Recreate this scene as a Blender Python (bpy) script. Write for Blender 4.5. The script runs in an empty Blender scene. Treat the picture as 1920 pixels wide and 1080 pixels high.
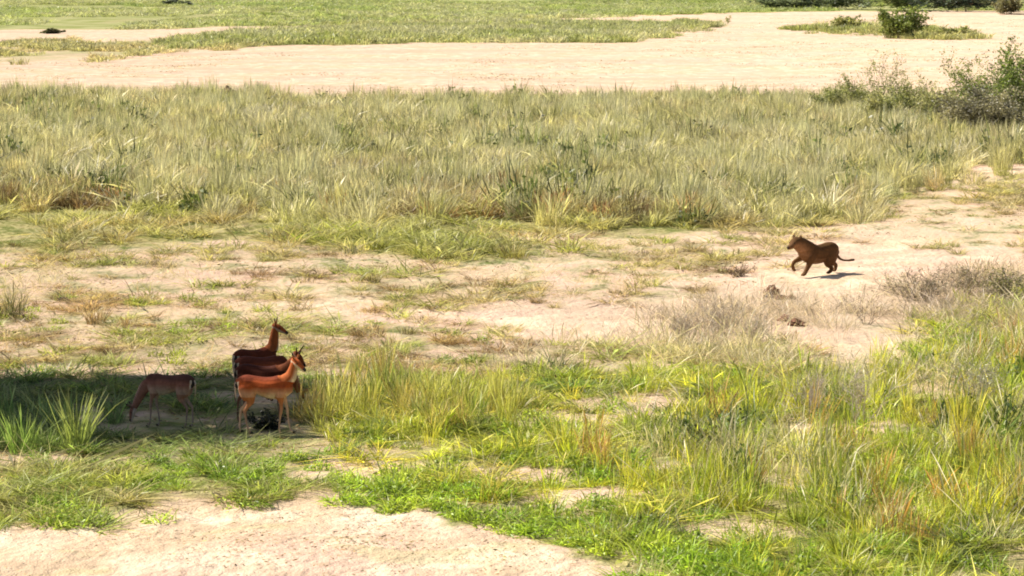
import bpy, math, random
import numpy as np
from mathutils import Vector, Matrix

scene = bpy.context.scene
col = scene.collection
R = math.radians

# ------------------------------------------------------------ camera, world, sun
CAM_H = 7.0
FPX = 5670.0                       # focal length in pixels of the 1920 wide photograph
PITCH = math.atan((540 + 64) / FPX)
cam_data = bpy.data.cameras.new('camera')
cam = bpy.data.objects.new('camera', cam_data)
col.objects.link(cam)
cam.location = (0, 0, CAM_H)
cam.rotation_euler = (math.pi / 2 - PITCH, 0, 0)
cam_data.sensor_width = 36
cam_data.lens = 36 * FPX / 1920
cam_data.clip_start = 0.5
cam_data.clip_end = 20000
scene.camera = cam

SUN_EL = R(46)
SHADOW = Vector((1.0, -0.30, 0)).normalized()      # the way shadows fall on the ground
sun_from = Vector((-SHADOW.x * math.cos(SUN_EL), -SHADOW.y * math.cos(SUN_EL), math.sin(SUN_EL)))
world = bpy.data.worlds.new('World')
scene.world = world
world.use_nodes = True
wn = world.node_tree
wn.nodes.clear()
wo = wn.nodes.new('ShaderNodeOutputWorld')
wb = wn.nodes.new('ShaderNodeBackground')
ws = wn.nodes.new('ShaderNodeTexSky')
ws.sky_type = 'NISHITA'
ws.sun_disc = False
ws.sun_elevation = SUN_EL
ws.sun_rotation = math.atan2(sun_from.x, sun_from.y)
ws.dust_density = 2.0
wb.inputs['Strength'].default_value = 0.052
wn.links.new(ws.outputs[0], wb.inputs[0])
wn.links.new(wb.outputs[0], wo.inputs[0])
sl = bpy.data.lights.new('sun', 'SUN')
sl.energy = 4.6
sl.angle = R(0.5)
sl.color = (1.0, 0.93, 0.80)
so = bpy.data.objects.new('sun', sl)
col.objects.link(so)
so.rotation_euler = sun_from.to_track_quat('Z', 'Y').to_euler()
scene.view_settings.view_transform = 'Standard'
scene.view_settings.look = 'None'
scene.view_settings.gamma = 1
scene.view_settings.use_curve_mapping = False
scene.view_settings.exposure = 1.18
try:
    scene.cycles.filter_width = 1.9
    scene.cycles.max_bounces = 6
    scene.cycles.transparent_max_bounces = 4
except Exception:
    pass

# ------------------------------------------------------------ noise and layout
def _hash(ix, iy, seed):
    h = (ix.astype(np.int64) * 374761393 + iy.astype(np.int64) * 668265263 + seed * 974634777) & 0xffffffff
    h = ((h ^ (h >> 13)) * 1274126177) & 0xffffffff
    h = h ^ (h >> 16)
    return (h & 0xffffff) / float(0xffffff)

def vnoise(x, y, seed=0):
    x = np.asarray(x, float); y = np.asarray(y, float)
    ix = np.floor(x); iy = np.floor(y)
    fx = x - ix; fy = y - iy
    fx = fx * fx * fx * (fx * (fx * 6 - 15) + 10); fy = fy * fy * fy * (fy * (fy * 6 - 15) + 10)
    a = _hash(ix, iy, seed); b = _hash(ix + 1, iy, seed)
    c = _hash(ix, iy + 1, seed); d = _hash(ix + 1, iy + 1, seed)
    return (a + (b - a) * fx) * (1 - fy) + (c + (d - c) * fx) * fy

def fbm(x, y, seed=0, octv=3):
    s = 0; a = 0.5; t = 0
    x = np.asarray(x, float); y = np.asarray(y, float)
    for k in range(octv):
        s = s + a * vnoise(x * 2 ** k + 17.3 * k, y * 2 ** k - 9.1 * k, seed + k)
        t += a; a *= 0.5
    return s / t

def H(x, y):
    x = np.asarray(x, float); y = np.asarray(y, float)
    h = 0.16 * (fbm(x / 9, y / 14, 3, 2) - 0.5)
    h = h + 0.9 * (fbm(x / 60, y / 60, 5, 2) - 0.5) * np.clip((y - 160) / 200, 0, 1)
    h = h + 0.16 * np.exp(-((x + 2.5) / 4.0) ** 2 - ((y - 34.0) / 3.2) ** 2)       # sand swell in front
    h = h + 0.35 * np.exp(-((x - 19) / 5.5) ** 2 - ((y - 104) / 9) ** 2)            # low bank on the right
    return h

def ray(px, py):
    dx = (px - 960) / FPX; dy = (540 - py) / FPX
    c, s = math.cos(PITCH), math.sin(PITCH)
    return dx, c + dy * s, -s + dy * c

def at(px, py):
    vx, vy, vz = ray(px, py)
    z = 0.0
    for k in range(6):
        t = (z - CAM_H) / vz
        x, y = vx * t, vy * t
        z = float(H(x, y))
    return Vector((x, y, z))

def gpoly(pts):
    return np.array([at(*p)[:2] for p in pts])

def polydist(P, x, y):
    """signed distance, positive inside"""
    ins = np.zeros(x.shape, bool)
    d = np.full(x.shape, 1e9)
    n = len(P)
    for i in range(n):
        x0, y0 = P[i]; x1, y1 = P[(i + 1) % n]
        c = ((y0 > y) != (y1 > y)) & (x < (x1 - x0) * (y - y0) / ((y1 - y0) if abs(y1 - y0) > 1e-9 else 1e-9) + x0)
        ins ^= c
        ex, ey = x1 - x0, y1 - y0
        t = np.clip(((x - x0) * ex + (y - y0) * ey) / (ex * ex + ey * ey + 1e-9), 0, 1)
        d = np.minimum(d, np.hypot(x - x0 - t * ex, y - y0 - t * ey))
    return np.where(ins, d, -d)

def new_mesh(name, V, F, smooth=False):
    V = np.asarray(V, np.float32); F = np.asarray(F, np.int32)
    me = bpy.data.meshes.new(name)
    me.vertices.add(len(V)); me.vertices.foreach_set('co', V.ravel())
    k = F.shape[1]
    me.loops.add(F.size); me.loops.foreach_set('vertex_index', F.ravel())
    me.polygons.add(len(F))
    me.polygons.foreach_set('loop_start', np.arange(0, F.size, k, dtype=np.int32))
    me.update(calc_edges=True)
    if smooth:
        me.polygons.foreach_set('use_smooth', np.ones(len(F), bool))
    me.validate()
    return me

def vattr(me, name, data, typ='FLOAT_COLOR'):
    a = me.attributes.new(name, typ, 'POINT')
    data = np.asarray(data, np.float32)
    if typ == 'FLOAT_COLOR':
        if data.shape[1] == 3:
            data = np.hstack([data, np.ones((len(data), 1), np.float32)])
        a.data.foreach_set('color', np.ascontiguousarray(data).ravel())
    elif typ == 'FLOAT_VECTOR':
        a.data.foreach_set('vector', data.ravel())
    else:
        a.data.foreach_set('value', data.astype(np.int32) if typ == 'INT' else data)

def tag(o, label=None, cat=None, group=None, kind=None):
    if label: o['label'] = label
    if cat: o['category'] = cat
    if group: o['group'] = group
    if kind: o['kind'] = kind
    return o

def link(name, me, mat=None, parent=None):
    o = bpy.data.objects.new(name, me)
    col.objects.link(o)
    if mat and me and not me.materials: me.materials.append(mat)
    if parent: o.parent = parent
    return o

# ------------------------------------------------------------ materials
def nt(mat):
    mat.use_nodes = True
    n = mat.node_tree.nodes; n.clear()
    return n, mat.node_tree.links

def mix(n, l, a, b, fac, blend='MIX'):
    m = n.new('ShaderNodeMix'); m.data_type = 'RGBA'; m.blend_type = blend
    for s, v in ((m.inputs[0], fac), (m.inputs[6], a), (m.inputs[7], b)):
        if isinstance(v, bpy.types.NodeSocket): l.new(v, s)
        elif isinstance(v, (int, float)): s.default_value = v
        else: s.default_value = (*v, 1)
    return m.outputs[2]

def math_(n, l, op, a, b=0.0, c=0.0):
    m = n.new('ShaderNodeMath'); m.operation = op
    for s, v in zip(m.inputs, (a, b, c)):
        if isinstance(v, bpy.types.NodeSocket): l.new(v, s)
        else: s.default_value = v
    return m.outputs[0]

def ramp(n, l, v, lo, hi):
    m = n.new('ShaderNodeMapRange'); m.interpolation_type = 'SMOOTHSTEP'
    l.new(v, m.inputs[0]); m.inputs[1].default_value = lo; m.inputs[2].default_value = hi
    return m.outputs[0]

def leaf_material(name, instanced, tint=None, translucent=0.5):
    """tint and dryness come from the plant (instancer attributes) or from the mesh"""
    mat = bpy.data.materials.new(name)
    n, l = nt(mat)
    def attr(nm, typ):
        a = n.new('ShaderNodeAttribute'); a.attribute_name = nm; a.attribute_type = typ; return a
    bl = attr('bl', 'GEOMETRY')                     # x along blade, y random
    sx = n.new('ShaderNodeSeparateXYZ'); l.new(bl.outputs['Vector'], sx.inputs[0])
    if instanced:
        base = attr('tint', 'INSTANCER').outputs['Color']
        dry = attr('dry', 'INSTANCER').outputs['Fac']
    else:
        a = attr('tint', 'GEOMETRY'); base = a.outputs['Color']; dry = sx.outputs[2]
    gain = math_(n, l, 'MULTIPLY_ADD', math_(n, l, 'POWER', sx.outputs[1], 1.6), 1.5, 0.45)
    cm = n.new('ShaderNodeVectorMath'); cm.operation = 'SCALE'
    l.new(base, cm.inputs[0]); l.new(gain, cm.inputs[3])
    tip = ramp(n, l, sx.outputs[0], 0.35, 1.0)
    f = math_(n, l, 'MULTIPLY', tip, dry)
    f = math_(n, l, 'MULTIPLY', f, ramp(n, l, sx.outputs[1], 0.1, 0.7))
    c = mix(n, l, cm.outputs[0], (0.66, 0.59, 0.37), f)
    d = n.new('ShaderNodeBsdfDiffuse'); t = n.new('ShaderNodeBsdfTranslucent')
    g = n.new('ShaderNodeBsdfGlossy'); g.inputs['Roughness'].default_value = 0.45
    g.inputs['Color'].default_value = (0.6, 0.6, 0.6, 1)
    l.new(c, d.inputs[0])
    tc = mix(n, l, c, (1.0, 1.0, 0.68), 1.0, 'MULTIPLY'); l.new(tc, t.inputs[0])
    m1 = n.new('ShaderNodeMixShader'); m1.inputs[0].default_value = translucent
    l.new(d.outputs[0], m1.inputs[1]); l.new(t.outputs[0], m1.inputs[2])
    m2 = n.new('ShaderNodeMixShader'); m2.inputs[0].default_value = 0.05
    l.new(m1.outputs[0], m2.inputs[1]); l.new(g.outputs[0], m2.inputs[2])
    o = n.new('ShaderNodeOutputMaterial'); l.new(m2.outputs[0], o.inputs[0])
    return mat

GRASS = leaf_material('grass_blades', True)
LEAF = leaf_material('plant_leaves', False)

def rough_material(name, c1, c2, scale=20.0, bump=0.4, rough=0.9):
    mat = bpy.data.materials.new(name)
    n, l = nt(mat)
    tc = n.new('ShaderNodeTexCoord')
    no = n.new('ShaderNodeTexNoise'); no.inputs['Scale'].default_value = scale; no.inputs['Detail'].default_value = 5
    l.new(tc.outputs['Object'], no.inputs['Vector'])
    c = mix(n, l, c1, c2, ramp(n, l, no.outputs[0], 0.35, 0.65))
    b = n.new('ShaderNodeBump'); b.inputs['Strength'].default_value = bump; b.inputs['Distance'].default_value = 0.02
    l.new(no.outputs[0], b.inputs['Height'])
    p = n.new('ShaderNodeBsdfPrincipled'); p.inputs['Roughness'].default_value = rough
    p.inputs['Specular IOR Level'].default_value = 0.2
    l.new(c, p.inputs['Base Color']); l.new(b.outputs[0], p.inputs['Normal'])
    o = n.new('ShaderNodeOutputMaterial'); l.new(p.outputs[0], o.inputs[0])
    return mat

BARK = rough_material('grey_bark', (0.16, 0.12, 0.09), (0.30, 0.25, 0.19))
DARKTWIG = rough_material('dark_twigs', (0.10, 0.08, 0.06), (0.20, 0.16, 0.12))
PALETWIG = rough_material('bleached_twigs', (0.30, 0.25, 0.20), (0.48, 0.42, 0.34))
CLOD = rough_material('dry_clod', (0.10, 0.045, 0.028), (0.22, 0.11, 0.07), 30, .9)
DARKCLOD = rough_material('dark_earth', (0.035, 0.03, 0.028), (0.08, 0.065, 0.05))
HOOF = rough_material('hoof_horn', (0.02, 0.016, 0.013), (0.04, 0.03, 0.025), rough=0.5)
EYE = rough_material('dark_eye', (0.01, 0.008, 0.006), (0.02, 0.015, 0.01), bump=0, rough=0.15)
STUMP = rough_material('old_wood', (0.10, 0.06, 0.04), (0.22, 0.14, 0.09))

def fur_material(name):
    mat = bpy.data.materials.new(name)
    n, l = nt(mat)
    a = n.new('ShaderNodeAttribute'); a.attribute_name = 'fur'
    tc = n.new('ShaderNodeTexCoord')
    no = n.new('ShaderNodeTexNoise'); no.inputs['Scale'].default_value = 26; no.inputs['Detail'].default_value = 6
    mp = n.new('ShaderNodeMapping'); mp.inputs['Scale'].default_value = (1.0, 1.0, 0.45)
    l.new(tc.outputs['Object'], mp.inputs[0]); l.new(mp.outputs[0], no.inputs['Vector'])
    g = math_(n, l, 'MULTIPLY_ADD', no.outputs[0], 0.9, 0.55)
    cm = n.new('ShaderNodeVectorMath'); cm.operation = 'SCALE'
    l.new(a.outputs['Color'], cm.inputs[0]); l.new(g, cm.inputs[3])
    p = n.new('ShaderNodeBsdfPrincipled'); p.inputs['Roughness'].default_value = 0.8
    p.inputs['Specular IOR Level'].default_value = 0.12
    b = n.new('ShaderNodeBump'); b.inputs['Strength'].default_value = 0.35; b.inputs['Distance'].default_value = 0.01
    l.new(no.outputs[0], b.inputs['Height']); l.new(b.outputs[0], p.inputs['Normal'])
    l.new(cm.outputs[0], p.inputs['Base Color'])
    o = n.new('ShaderNodeOutputMaterial'); l.new(p.outputs[0], o.inputs[0])
    return mat
FUR = fur_material('short_fur')

def ground_material():
    mat = bpy.data.materials.new('river_sand')
    n, l = nt(mat)
    geo = n.new('ShaderNodeNewGeometry')
    av = n.new('ShaderNodeAttribute'); av.attribute_name = 'veg'
    sx = n.new('ShaderNodeSeparateXYZ'); l.new(av.outputs['Vector'], sx.inputs[0])
    def noise(scale, det=5, stretch=(1, 1, 1), dist=0.0):
        mp = n.new('ShaderNodeMapping'); mp.inputs['Scale'].default_value = stretch
        l.new(geo.outputs['Position'], mp.inputs[0])
        no = n.new('ShaderNodeTexNoise'); no.inputs['Scale'].default_value = scale
        no.inputs['Detail'].default_value = det; no.inputs['Distortion'].default_value = dist
        l.new(mp.outputs[0], no.inputs['Vector']); return no.outputs[0]
    big = noise(0.22, 4, (1, 0.55, 1), 0.4)
    med = noise(1.3, 6, (1, 0.5, 1), 0.6)
    fine = noise(7.0, 6, (1, 0.7, 1))
    grain = noise(30.0, 4)
    sand = mix(n, l, (0.61, 0.455, 0.31), (0.65, 0.455, 0.35), ramp(n, l, big, 0.38, 0.62))
    sand = mix(n, l, sand, (0.77, 0.615, 0.46), ramp(n, l, med, 0.45, 0.68))
    sand = mix(n, l, sand, (0.40, 0.30, 0.19), math_(n, l, 'MULTIPLY', ramp(n, l, fine, 0.52, 0.72), 0.55))
    streak = noise(0.5, 5, (0.35, 1.6, 1), 0.8)
    sand = mix(n, l, sand, (0.50, 0.37, 0.25), math_(n, l, 'MULTIPLY', ramp(n, l, streak, 0.54, 0.66), 0.5))
    sand = mix(n, l, sand, (0.46, 0.42, 0.22), math_(n, l, 'MULTIPLY', ramp(n, l, noise(0.9, 6, (0.6, 1, 1), 1.0), 0.56, 0.7), 0.45))
    band = noise(0.10, 5, (0.25, 1.3, 1), 1.0)
    sand = mix(n, l, sand, (0.50, 0.38, 0.28), math_(n, l, 'MULTIPLY', ramp(n, l, band, 0.50, 0.62), 0.55))
    # algae / seedling film and litter on the sand
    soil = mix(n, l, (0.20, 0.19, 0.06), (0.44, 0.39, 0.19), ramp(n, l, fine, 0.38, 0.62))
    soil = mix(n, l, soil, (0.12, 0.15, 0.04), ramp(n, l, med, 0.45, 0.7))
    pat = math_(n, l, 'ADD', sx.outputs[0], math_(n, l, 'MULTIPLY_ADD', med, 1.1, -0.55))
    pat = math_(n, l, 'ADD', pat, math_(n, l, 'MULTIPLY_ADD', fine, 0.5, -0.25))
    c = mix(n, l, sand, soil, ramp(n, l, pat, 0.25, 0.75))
    # meadow green
    green = mix(n, l, (0.26, 0.28, 0.10), (0.38, 0.37, 0.18), ramp(n, l, big, 0.35, 0.65))
    green = mix(n, l, green, (0.42, 0.36, 0.20), math_(n, l, 'MULTIPLY', ramp(n, l, noise(0.12, 3, (1, 0.2, 1)), 0.55, 0.68), 0.6))
    c = mix(n, l, c, green, ramp(n, l, math_(n, l, 'ADD', sx.outputs[1], math_(n, l, 'MULTIPLY_ADD', big, 0.8, -0.4)), 0.3, 0.7))
    hgt = math_(n, l, 'ADD', math_(n, l, 'MULTIPLY', fine, 1.0), math_(n, l, 'MULTIPLY', grain, 0.35))
    b = n.new('ShaderNodeBump'); b.inputs['Strength'].default_value = 0.9; b.inputs['Distance'].default_value = 0.08
    l.new(hgt, b.inputs['Height'])
    d = n.new('ShaderNodeBsdfDiffuse'); d.inputs['Roughness'].default_value = 0.6
    l.new(c, d.inputs[0]); l.new(b.outputs[0], d.inputs['Normal'])
    o = n.new('ShaderNodeOutputMaterial'); l.new(d.outputs[0], o.inputs[0])
    return mat

# ------------------------------------------------------------ vegetation zones (outlines laid on the ground)
Z = {}
Z['tall'] = gpoly([(-500, 392), (200, 392), (420, 394), (560, 402), (700, 408), (1000, 412), (1180, 420), (1300, 422),
                   (1450, 412), (1530, 392), (1640, 366), (1700, 350), (1790, 318), (1920, 306), (2300, 300),
                   (2500, 232), (1920, 226), (1720, 204), (1500, 198), (1300, 196), (960, 197), (500, 192), (0, 188), (-700, 188)])
Z['tallfront'] = gpoly([(-400, 396), (200, 396), (420, 398), (560, 406), (700, 412), (1000, 416), (1180, 424), (1300, 426),
                   (1300, 385), (1000, 375), (700, 372), (400, 362), (-400, 362)])
Z['fringe'] = gpoly([(-400, 470), (150, 470), (420, 462), (560, 480), (800, 492), (1010, 490), (1060, 450), (1250, 440), (1500, 425),
                   (1560, 400), (1640, 372), (1300, 405), (700, 400), (420, 385), (-400, 385)])
Z['fringegreen'] = gpoly([(560, 440), (700, 425), (900, 445), (1010, 470), (960, 492), (800, 482), (640, 478)])
Z['farsand'] = gpoly([(-600, 185), (-600, 130), (100, 118), (500, 95), (1150, 84), (1300, 50), (1500, 30), (2200, 40), (2300, 210), (1700, 200), (960, 194), (0, 185)])
Z['near'] = gpoly([(610, 838), (640, 780), (760, 715), (980, 702), (1200, 708), (1400, 700), (1600, 700), (1720, 650), (1800, 590), (1920, 545),
                   (2300, 520), (2500, 1180), (1330, 1180), (1230, 1075), (1100, 1030), (930, 975), (840, 930), (720, 880)])
Z['reeds'] = gpoly([(1330, 790), (1500, 740), (1750, 700), (1920, 640), (2300, 600), (2500, 1120), (1700, 1020), (1400, 980), (1150, 920), (1080, 860), (1120, 800)])
Z['center'] = gpoly([(585, 800), (590, 742), (650, 720), (760, 716), (850, 735), (980, 760), (960, 800), (820, 830), (680, 836)])
Z['shade'] = gpoly([(-400, 850), (215, 850), (225, 800), (150, 785), (-400, 775)])
Z['shadefloor'] = gpoly([(-300, 862), (640, 862), (640, 712), (440, 706), (-300, 712)])
Z['cover'] = gpoly([(620, 905), (720, 885), (880, 925), (1010, 960), (1160, 990), (1330, 1000), (1500, 1100), (1300, 1130), (1120, 1055), (960, 1005), (860, 985), (760, 955), (650, 950)])
Z['cover2'] = gpoly([(60, 868), (420, 858), (620, 868), (560, 935), (470, 950), (330, 945), (220, 985), (110, 1010), (40, 960)])
Z['lefthick'] = gpoly([(-400, 860), (620, 855), (640, 900), (480, 945), (300, 955), (200, 1000), (60, 985), (-400, 990)])
Z['mid'] = gpoly([(-400, 700), (-400, 600), (150, 560), (460, 560), (600, 575), (820, 600), (1000, 640), (1280, 640), (1500, 650), (1500, 720), (800, 720), (600, 712), (440, 706)])
Z['midfar'] = gpoly([(-400, 600), (-400, 462), (400, 462), (800, 470), (1300, 440), (1420, 470), (1340, 560), (900, 590), (500, 565)])
Z['dryright'] = gpoly([(1250, 640), (1290, 570), (1400, 560), (1560, 590), (1640, 560), (1700, 530), (1800, 520), (2200, 480),
                       (2200, 640), (1800, 650), (1560, 640)])
Z['straw'] = gpoly([(980, 700), (1060, 655), (1300, 640), (1600, 655), (1760, 640), (2100, 560), (2100, 700), (1500, 760)])
Z['bankright'] = gpoly([(1300, 500), (1480, 430), (1600, 395), (1760, 345), (2200, 310), (2200, 470), (1750, 470), (1640, 450), (1500, 470)])
Z['foresand'] = gpoly([(-400, 1180), (-400, 930), (100, 960), (200, 990), (330, 950), (560, 945), (700, 950), (860, 985), (1000, 1020), (1150, 1060), (1300, 1180)])
Z['meadow'] = gpoly([(-1500, 58), (240, 56), (420, 50), (620, 47), (1000, 38), (1160, 29), (1500, 21), (2600, 17), (2600, -26), (-1500, -26)])
Z['strip1'] = gpoly([(-900, 132), (-100, 122), (100, 116), (320, 100), (480, 90), (640, 82), (800, 76), (420, 72), (150, 78), (-900, 84)])
Z['strip2'] = gpoly([(320, 92), (560, 84), (900, 80), (1150, 80), (1230, 66), (1340, 46), (1300, 42), (1160, 46), (960, 44), (620, 56), (400, 66)])
Z['islet'] = gpoly([(1480, 55), (1560, 46), (1640, 50), (1740, 56), (1870, 66), (1800, 76), (1660, 74), (1600, 60)])

HOLES = [(*at(px, py)[:2], rx, ry) for px, py, rx, ry in ((1110, 775, 1.1, 1.5), (1600, 810, .8, 1.3), (1370, 990, .6, .6), (1085, 935, .8, .7), (950, 895, .7, .6),
         (1240, 750, .8, 1.0), (1755, 735, .8, 1.0), (905, 790, .6, .7), (1480, 900, .45, .5), (1250, 880, .5, .6), (1690, 960, .5, .5), (740, 880, .7, .5))]
def hole(x, y):
    m = np.zeros(np.shape(x))
    for hx, hy, rx, ry in HOLES:
        m = np.maximum(m, np.clip(1.6 - np.hypot((x - hx) / rx, (y - hy) / ry) - .9 * (fbm(x / .5, y / .7, 88, 2) - .5), 0, 1))
    return m

def weight(z, x, y, soft, warp=1.0, seed=0):
    d = polydist(Z[z], x, y)
    d = d + warp * soft * 2.4 * (fbm(x / (soft * 2.2), y / (soft * 4), 40 + seed, 3) - 0.5)
    return np.clip(d / soft * 0.5 + 0.5, 0, 1)

# ------------------------------------------------------------ the ground, one sheet out to the horizon
def build_ground():
    ys = np.concatenate([np.linspace(-300, 20, 24)[:-1], np.geomspace(20, 32, 40)[:-1], np.geomspace(32, 130, 900)[:-1],
                         np.geomspace(130, 720, 330)[:-1], np.geomspace(720, 9000, 40)])
    u = np.linspace(-1, 1, 620)
    out = np.geomspace(1.02, 40, 26)
    u = np.concatenate([-out[::-1], u, out])
    wy = 6 + 0.21 * np.clip(ys, 0, 800) + np.where(ys < 20, 20 - ys * 0.0, 0) * 0.2
    X = u[None, :] * wy[:, None]
    Y = np.repeat(ys[:, None], len(u), 1)
    fade = np.clip(1 - (np.abs(u) - 1) * 2, 0, 1)[None, :]
    h = H(X, Y)
    near = np.clip(1 - (Y - 30) / 130, 0, 1)
    rough = fbm(X / 0.55, Y / 1.1, 11, 3) - 0.5
    ridg = np.abs(fbm(X / 2.6, Y / 1.7, 21, 3) - 0.5)
    pits = np.clip((vnoise(X / .17, Y / .26, 61) - .70) / .2, 0, 1) + .7 * np.clip((vnoise(X / .4, Y / .5, 62) - .72) / .2, 0, 1)
    h = h - fade * near * .035 * pits * np.clip(fbm(X / 2, Y / 3, 63, 2) * 2 - .6, 0, 1)
    h = h + fade * (near * 0.075 * rough + (0.1 + 0.9 * near) * 0.10 * ridg)
    h = h + np.clip((Y - 700) / 3000, 0, 1) * 30 * fbm(X / 900, Y / 900, 31, 2)
    V = np.stack([X, Y, h], -1).reshape(-1, 3)
    nr, nc = len(ys), len(u)
    a = (np.arange(nr - 1)[:, None] * nc + np.arange(nc - 1)[None, :]).ravel()
    F = np.stack([a, a + 1, a + nc + 1, a + nc], 1)
    me = new_mesh('ground', V, F, smooth=True)
    x, y = V[:, 0].astype(float), V[:, 1].astype(float)
    veg = np.zeros(len(x)); mea = np.zeros(len(x))
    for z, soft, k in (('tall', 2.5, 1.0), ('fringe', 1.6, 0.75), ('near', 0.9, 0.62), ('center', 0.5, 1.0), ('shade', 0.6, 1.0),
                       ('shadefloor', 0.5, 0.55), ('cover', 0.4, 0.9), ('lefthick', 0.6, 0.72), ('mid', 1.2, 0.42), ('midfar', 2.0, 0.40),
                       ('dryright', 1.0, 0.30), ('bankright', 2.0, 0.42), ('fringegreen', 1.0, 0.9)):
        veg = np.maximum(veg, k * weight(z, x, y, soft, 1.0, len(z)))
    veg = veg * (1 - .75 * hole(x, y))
    for z, soft in (('meadow', 5), ('strip1', 4), ('strip2', 4)):
        mea = np.maximum(mea, (.5 if z == 'strip1' else .9) * weight(z, x, y, soft, 0.6, len(z)))
    mea = np.maximum(mea, np.clip((y - 560) / 60, 0, 1))
    vattr(me, 'veg', np.stack([veg, mea, 0 * veg], 1))
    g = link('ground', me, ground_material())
    tag(g, 'pale sandy dry riverbed with patches of grassy soil', 'ground', kind='structure')
build_ground()

# ------------------------------------------------------------ blade and tuft shapes
rng = np.random.default_rng(7)

def blades(n, h, hv, r, lean, curve, w, heads=0.0, seed=0, az0=None):
    g = np.random.default_rng(seed)
    a = g.uniform(0, 2 * np.pi, n); rr = r * np.sqrt(g.uniform(0, 1, n))
    bx, by = rr * np.cos(a), rr * np.sin(a)
    ang = a + g.normal(0, 0.9, n)
    L = h * (1 - hv * g.uniform(0, 1, n) ** 1.3)
    le = np.abs(g.normal(0, lean, n)); cu = np.abs(g.normal(0, curve, n))
    fa = g.uniform(0, np.pi, n); ww = w * g.uniform(0.6, 1.3, n)
    rnd = g.uniform(0, 1, n)
    ts = np.array([0, 0.4, 0.75, 1.0]); wt = np.array([1.0, 0.9, 0.6, 0.0])
    hd = g.uniform(0, 1, n) < heads
    V = []; BL = []
    for t, q in zip(ts, wt):
        off = L * (le * t + cu * t * t)
        px = bx + np.cos(ang) * off; py = by + np.sin(ang) * off
        pz = L * t * (1 - 0.35 * np.clip(cu, 0, 1.4) * t * t) - 0.02
        qq = np.where(hd, {0: 0.6, 0.4: 0.5, 0.75: 2.4, 1.0: 0.3}[float(t)], q) * ww / 2
        if t < 1:
            for s in (-1, 1):
                V.append(np.stack([px + s * qq * np.cos(fa), py + s * qq * np.sin(fa), pz], 1))
                BL.append(np.stack([np.full(n, t), rnd, np.zeros(n)], 1))
        else:
            V.append(np.stack([px, py, pz], 1)); BL.append(np.stack([np.full(n, t), rnd, np.zeros(n)], 1))
    V = np.stack(V, 1); BL = np.stack(BL, 1)          # n,7,3
    i = np.arange(n)[:, None] * 7
    F = np.concatenate([i + [0, 1, 3], i + [0, 3, 2], i + [2, 3, 5], i + [2, 5, 4], i + [4, 5, 6]], 0)
    return V.reshape(-1, 3), F, BL.reshape(-1, 3)

def leaves(P, size, seed=0, flat=0.4, aspect=0.5):
    g = np.random.default_rng(seed); n = len(P)
    size = size * g.uniform(0.6, 1.3, n)[:, None]
    d = g.normal(size=(n, 3)); d[:, 2] *= flat; d /= np.linalg.norm(d, axis=1)[:, None]
    e = g.normal(size=(n, 3)); e -= (e * d).sum(1)[:, None] * d; e /= np.linalg.norm(e, axis=1)[:, None]
    V = np.stack([P - d * size * .5, P + e * size * aspect * .5, P + d * size * .5, P - e * size * aspect * .5], 1)
    i = np.arange(n)[:, None] * 4
    F = np.concatenate([i + [0, 1, 2], i + [0, 2, 3]], 0)
    rnd = g.uniform(0, 1, n)
    BL = np.repeat(np.stack([np.zeros(n), rnd, np.zeros(n)], 1)[:, None], 4, 1)
    return V.reshape(-1, 3), F, BL.reshape(-1, 3)

def merge(parts):
    V = []; F = []; B = []; o = 0
    for v, f, b in parts:
        V.append(v); F.append(f + o); B.append(b); o += len(v)
    return np.concatenate(V), np.concatenate(F), np.concatenate(B)

def proto(name, parts, c):
    V, F, B = merge(parts)
    me = new_mesh(name, V, F); vattr(me, 'bl', B); me.materials.append(GRASS)
    o = bpy.data.objects.new(name, me); c.objects.link(o); return o

def cover_pts(n, r, h, seed):
    g = np.random.default_rng(seed)
    a = g.uniform(0, 6.283, n); q = r * np.sqrt(g.uniform(0, 1, n))
    return np.stack([q * np.cos(a), q * np.sin(a), g.uniform(0, 1, n) * h * (1 - (q / r) ** 2) + 0.01], 1)

kinds = {}
def kind(name, makers):
    c = bpy.data.collections.new(name)
    for k, p in enumerate(makers): proto('%s_tuft' % name, p, c)
    kinds[name] = (c, len(makers))
kind('tall', [[blades(110, 1.0, .55, .30, .16, .22, .013, .25, 10 + k), blades(60, .5, .5, .34, .3, .4, .013, 0, 50 + k)] for k in range(5)])
kind('reed', [[blades(34, 1.0, .6, .13, .10, .12, .0085, .22, 100 + k), blades(26, .45, .5, .15, .35, .5, .009, 0, 150 + k)] for k in range(5)])
kind('tuft', [[blades(70, 1.0, .6, .30, .42, .6, .026, 0.05, 200 + k)] for k in range(5)])
kind('cover', [[leaves(cover_pts(120, .5, .42, 300 + k), .13, 320 + k, .5, .45), blades(26, .7, .6, .4, .4, .5, .03, 0, 340 + k)] for k in range(4)])
kind('far', [[blades(80, 1.0, .6, .8, .22, .3, .05, .2, 400 + k), leaves(cover_pts(60, .9, .8, 420 + k), .16, 430 + k)] for k in range(4)])
kind('litter', [[leaves(cover_pts(34, .55, .05, 600 + k) * np.array([1, 1, .6]), .055, 620 + k, .15, .35)] for k in range(4)])
kind('wisp', [[blades(26, 1.0, .6, .28, .3, .3, .006, .3, 500 + k)] for k in range(4)])

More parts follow.
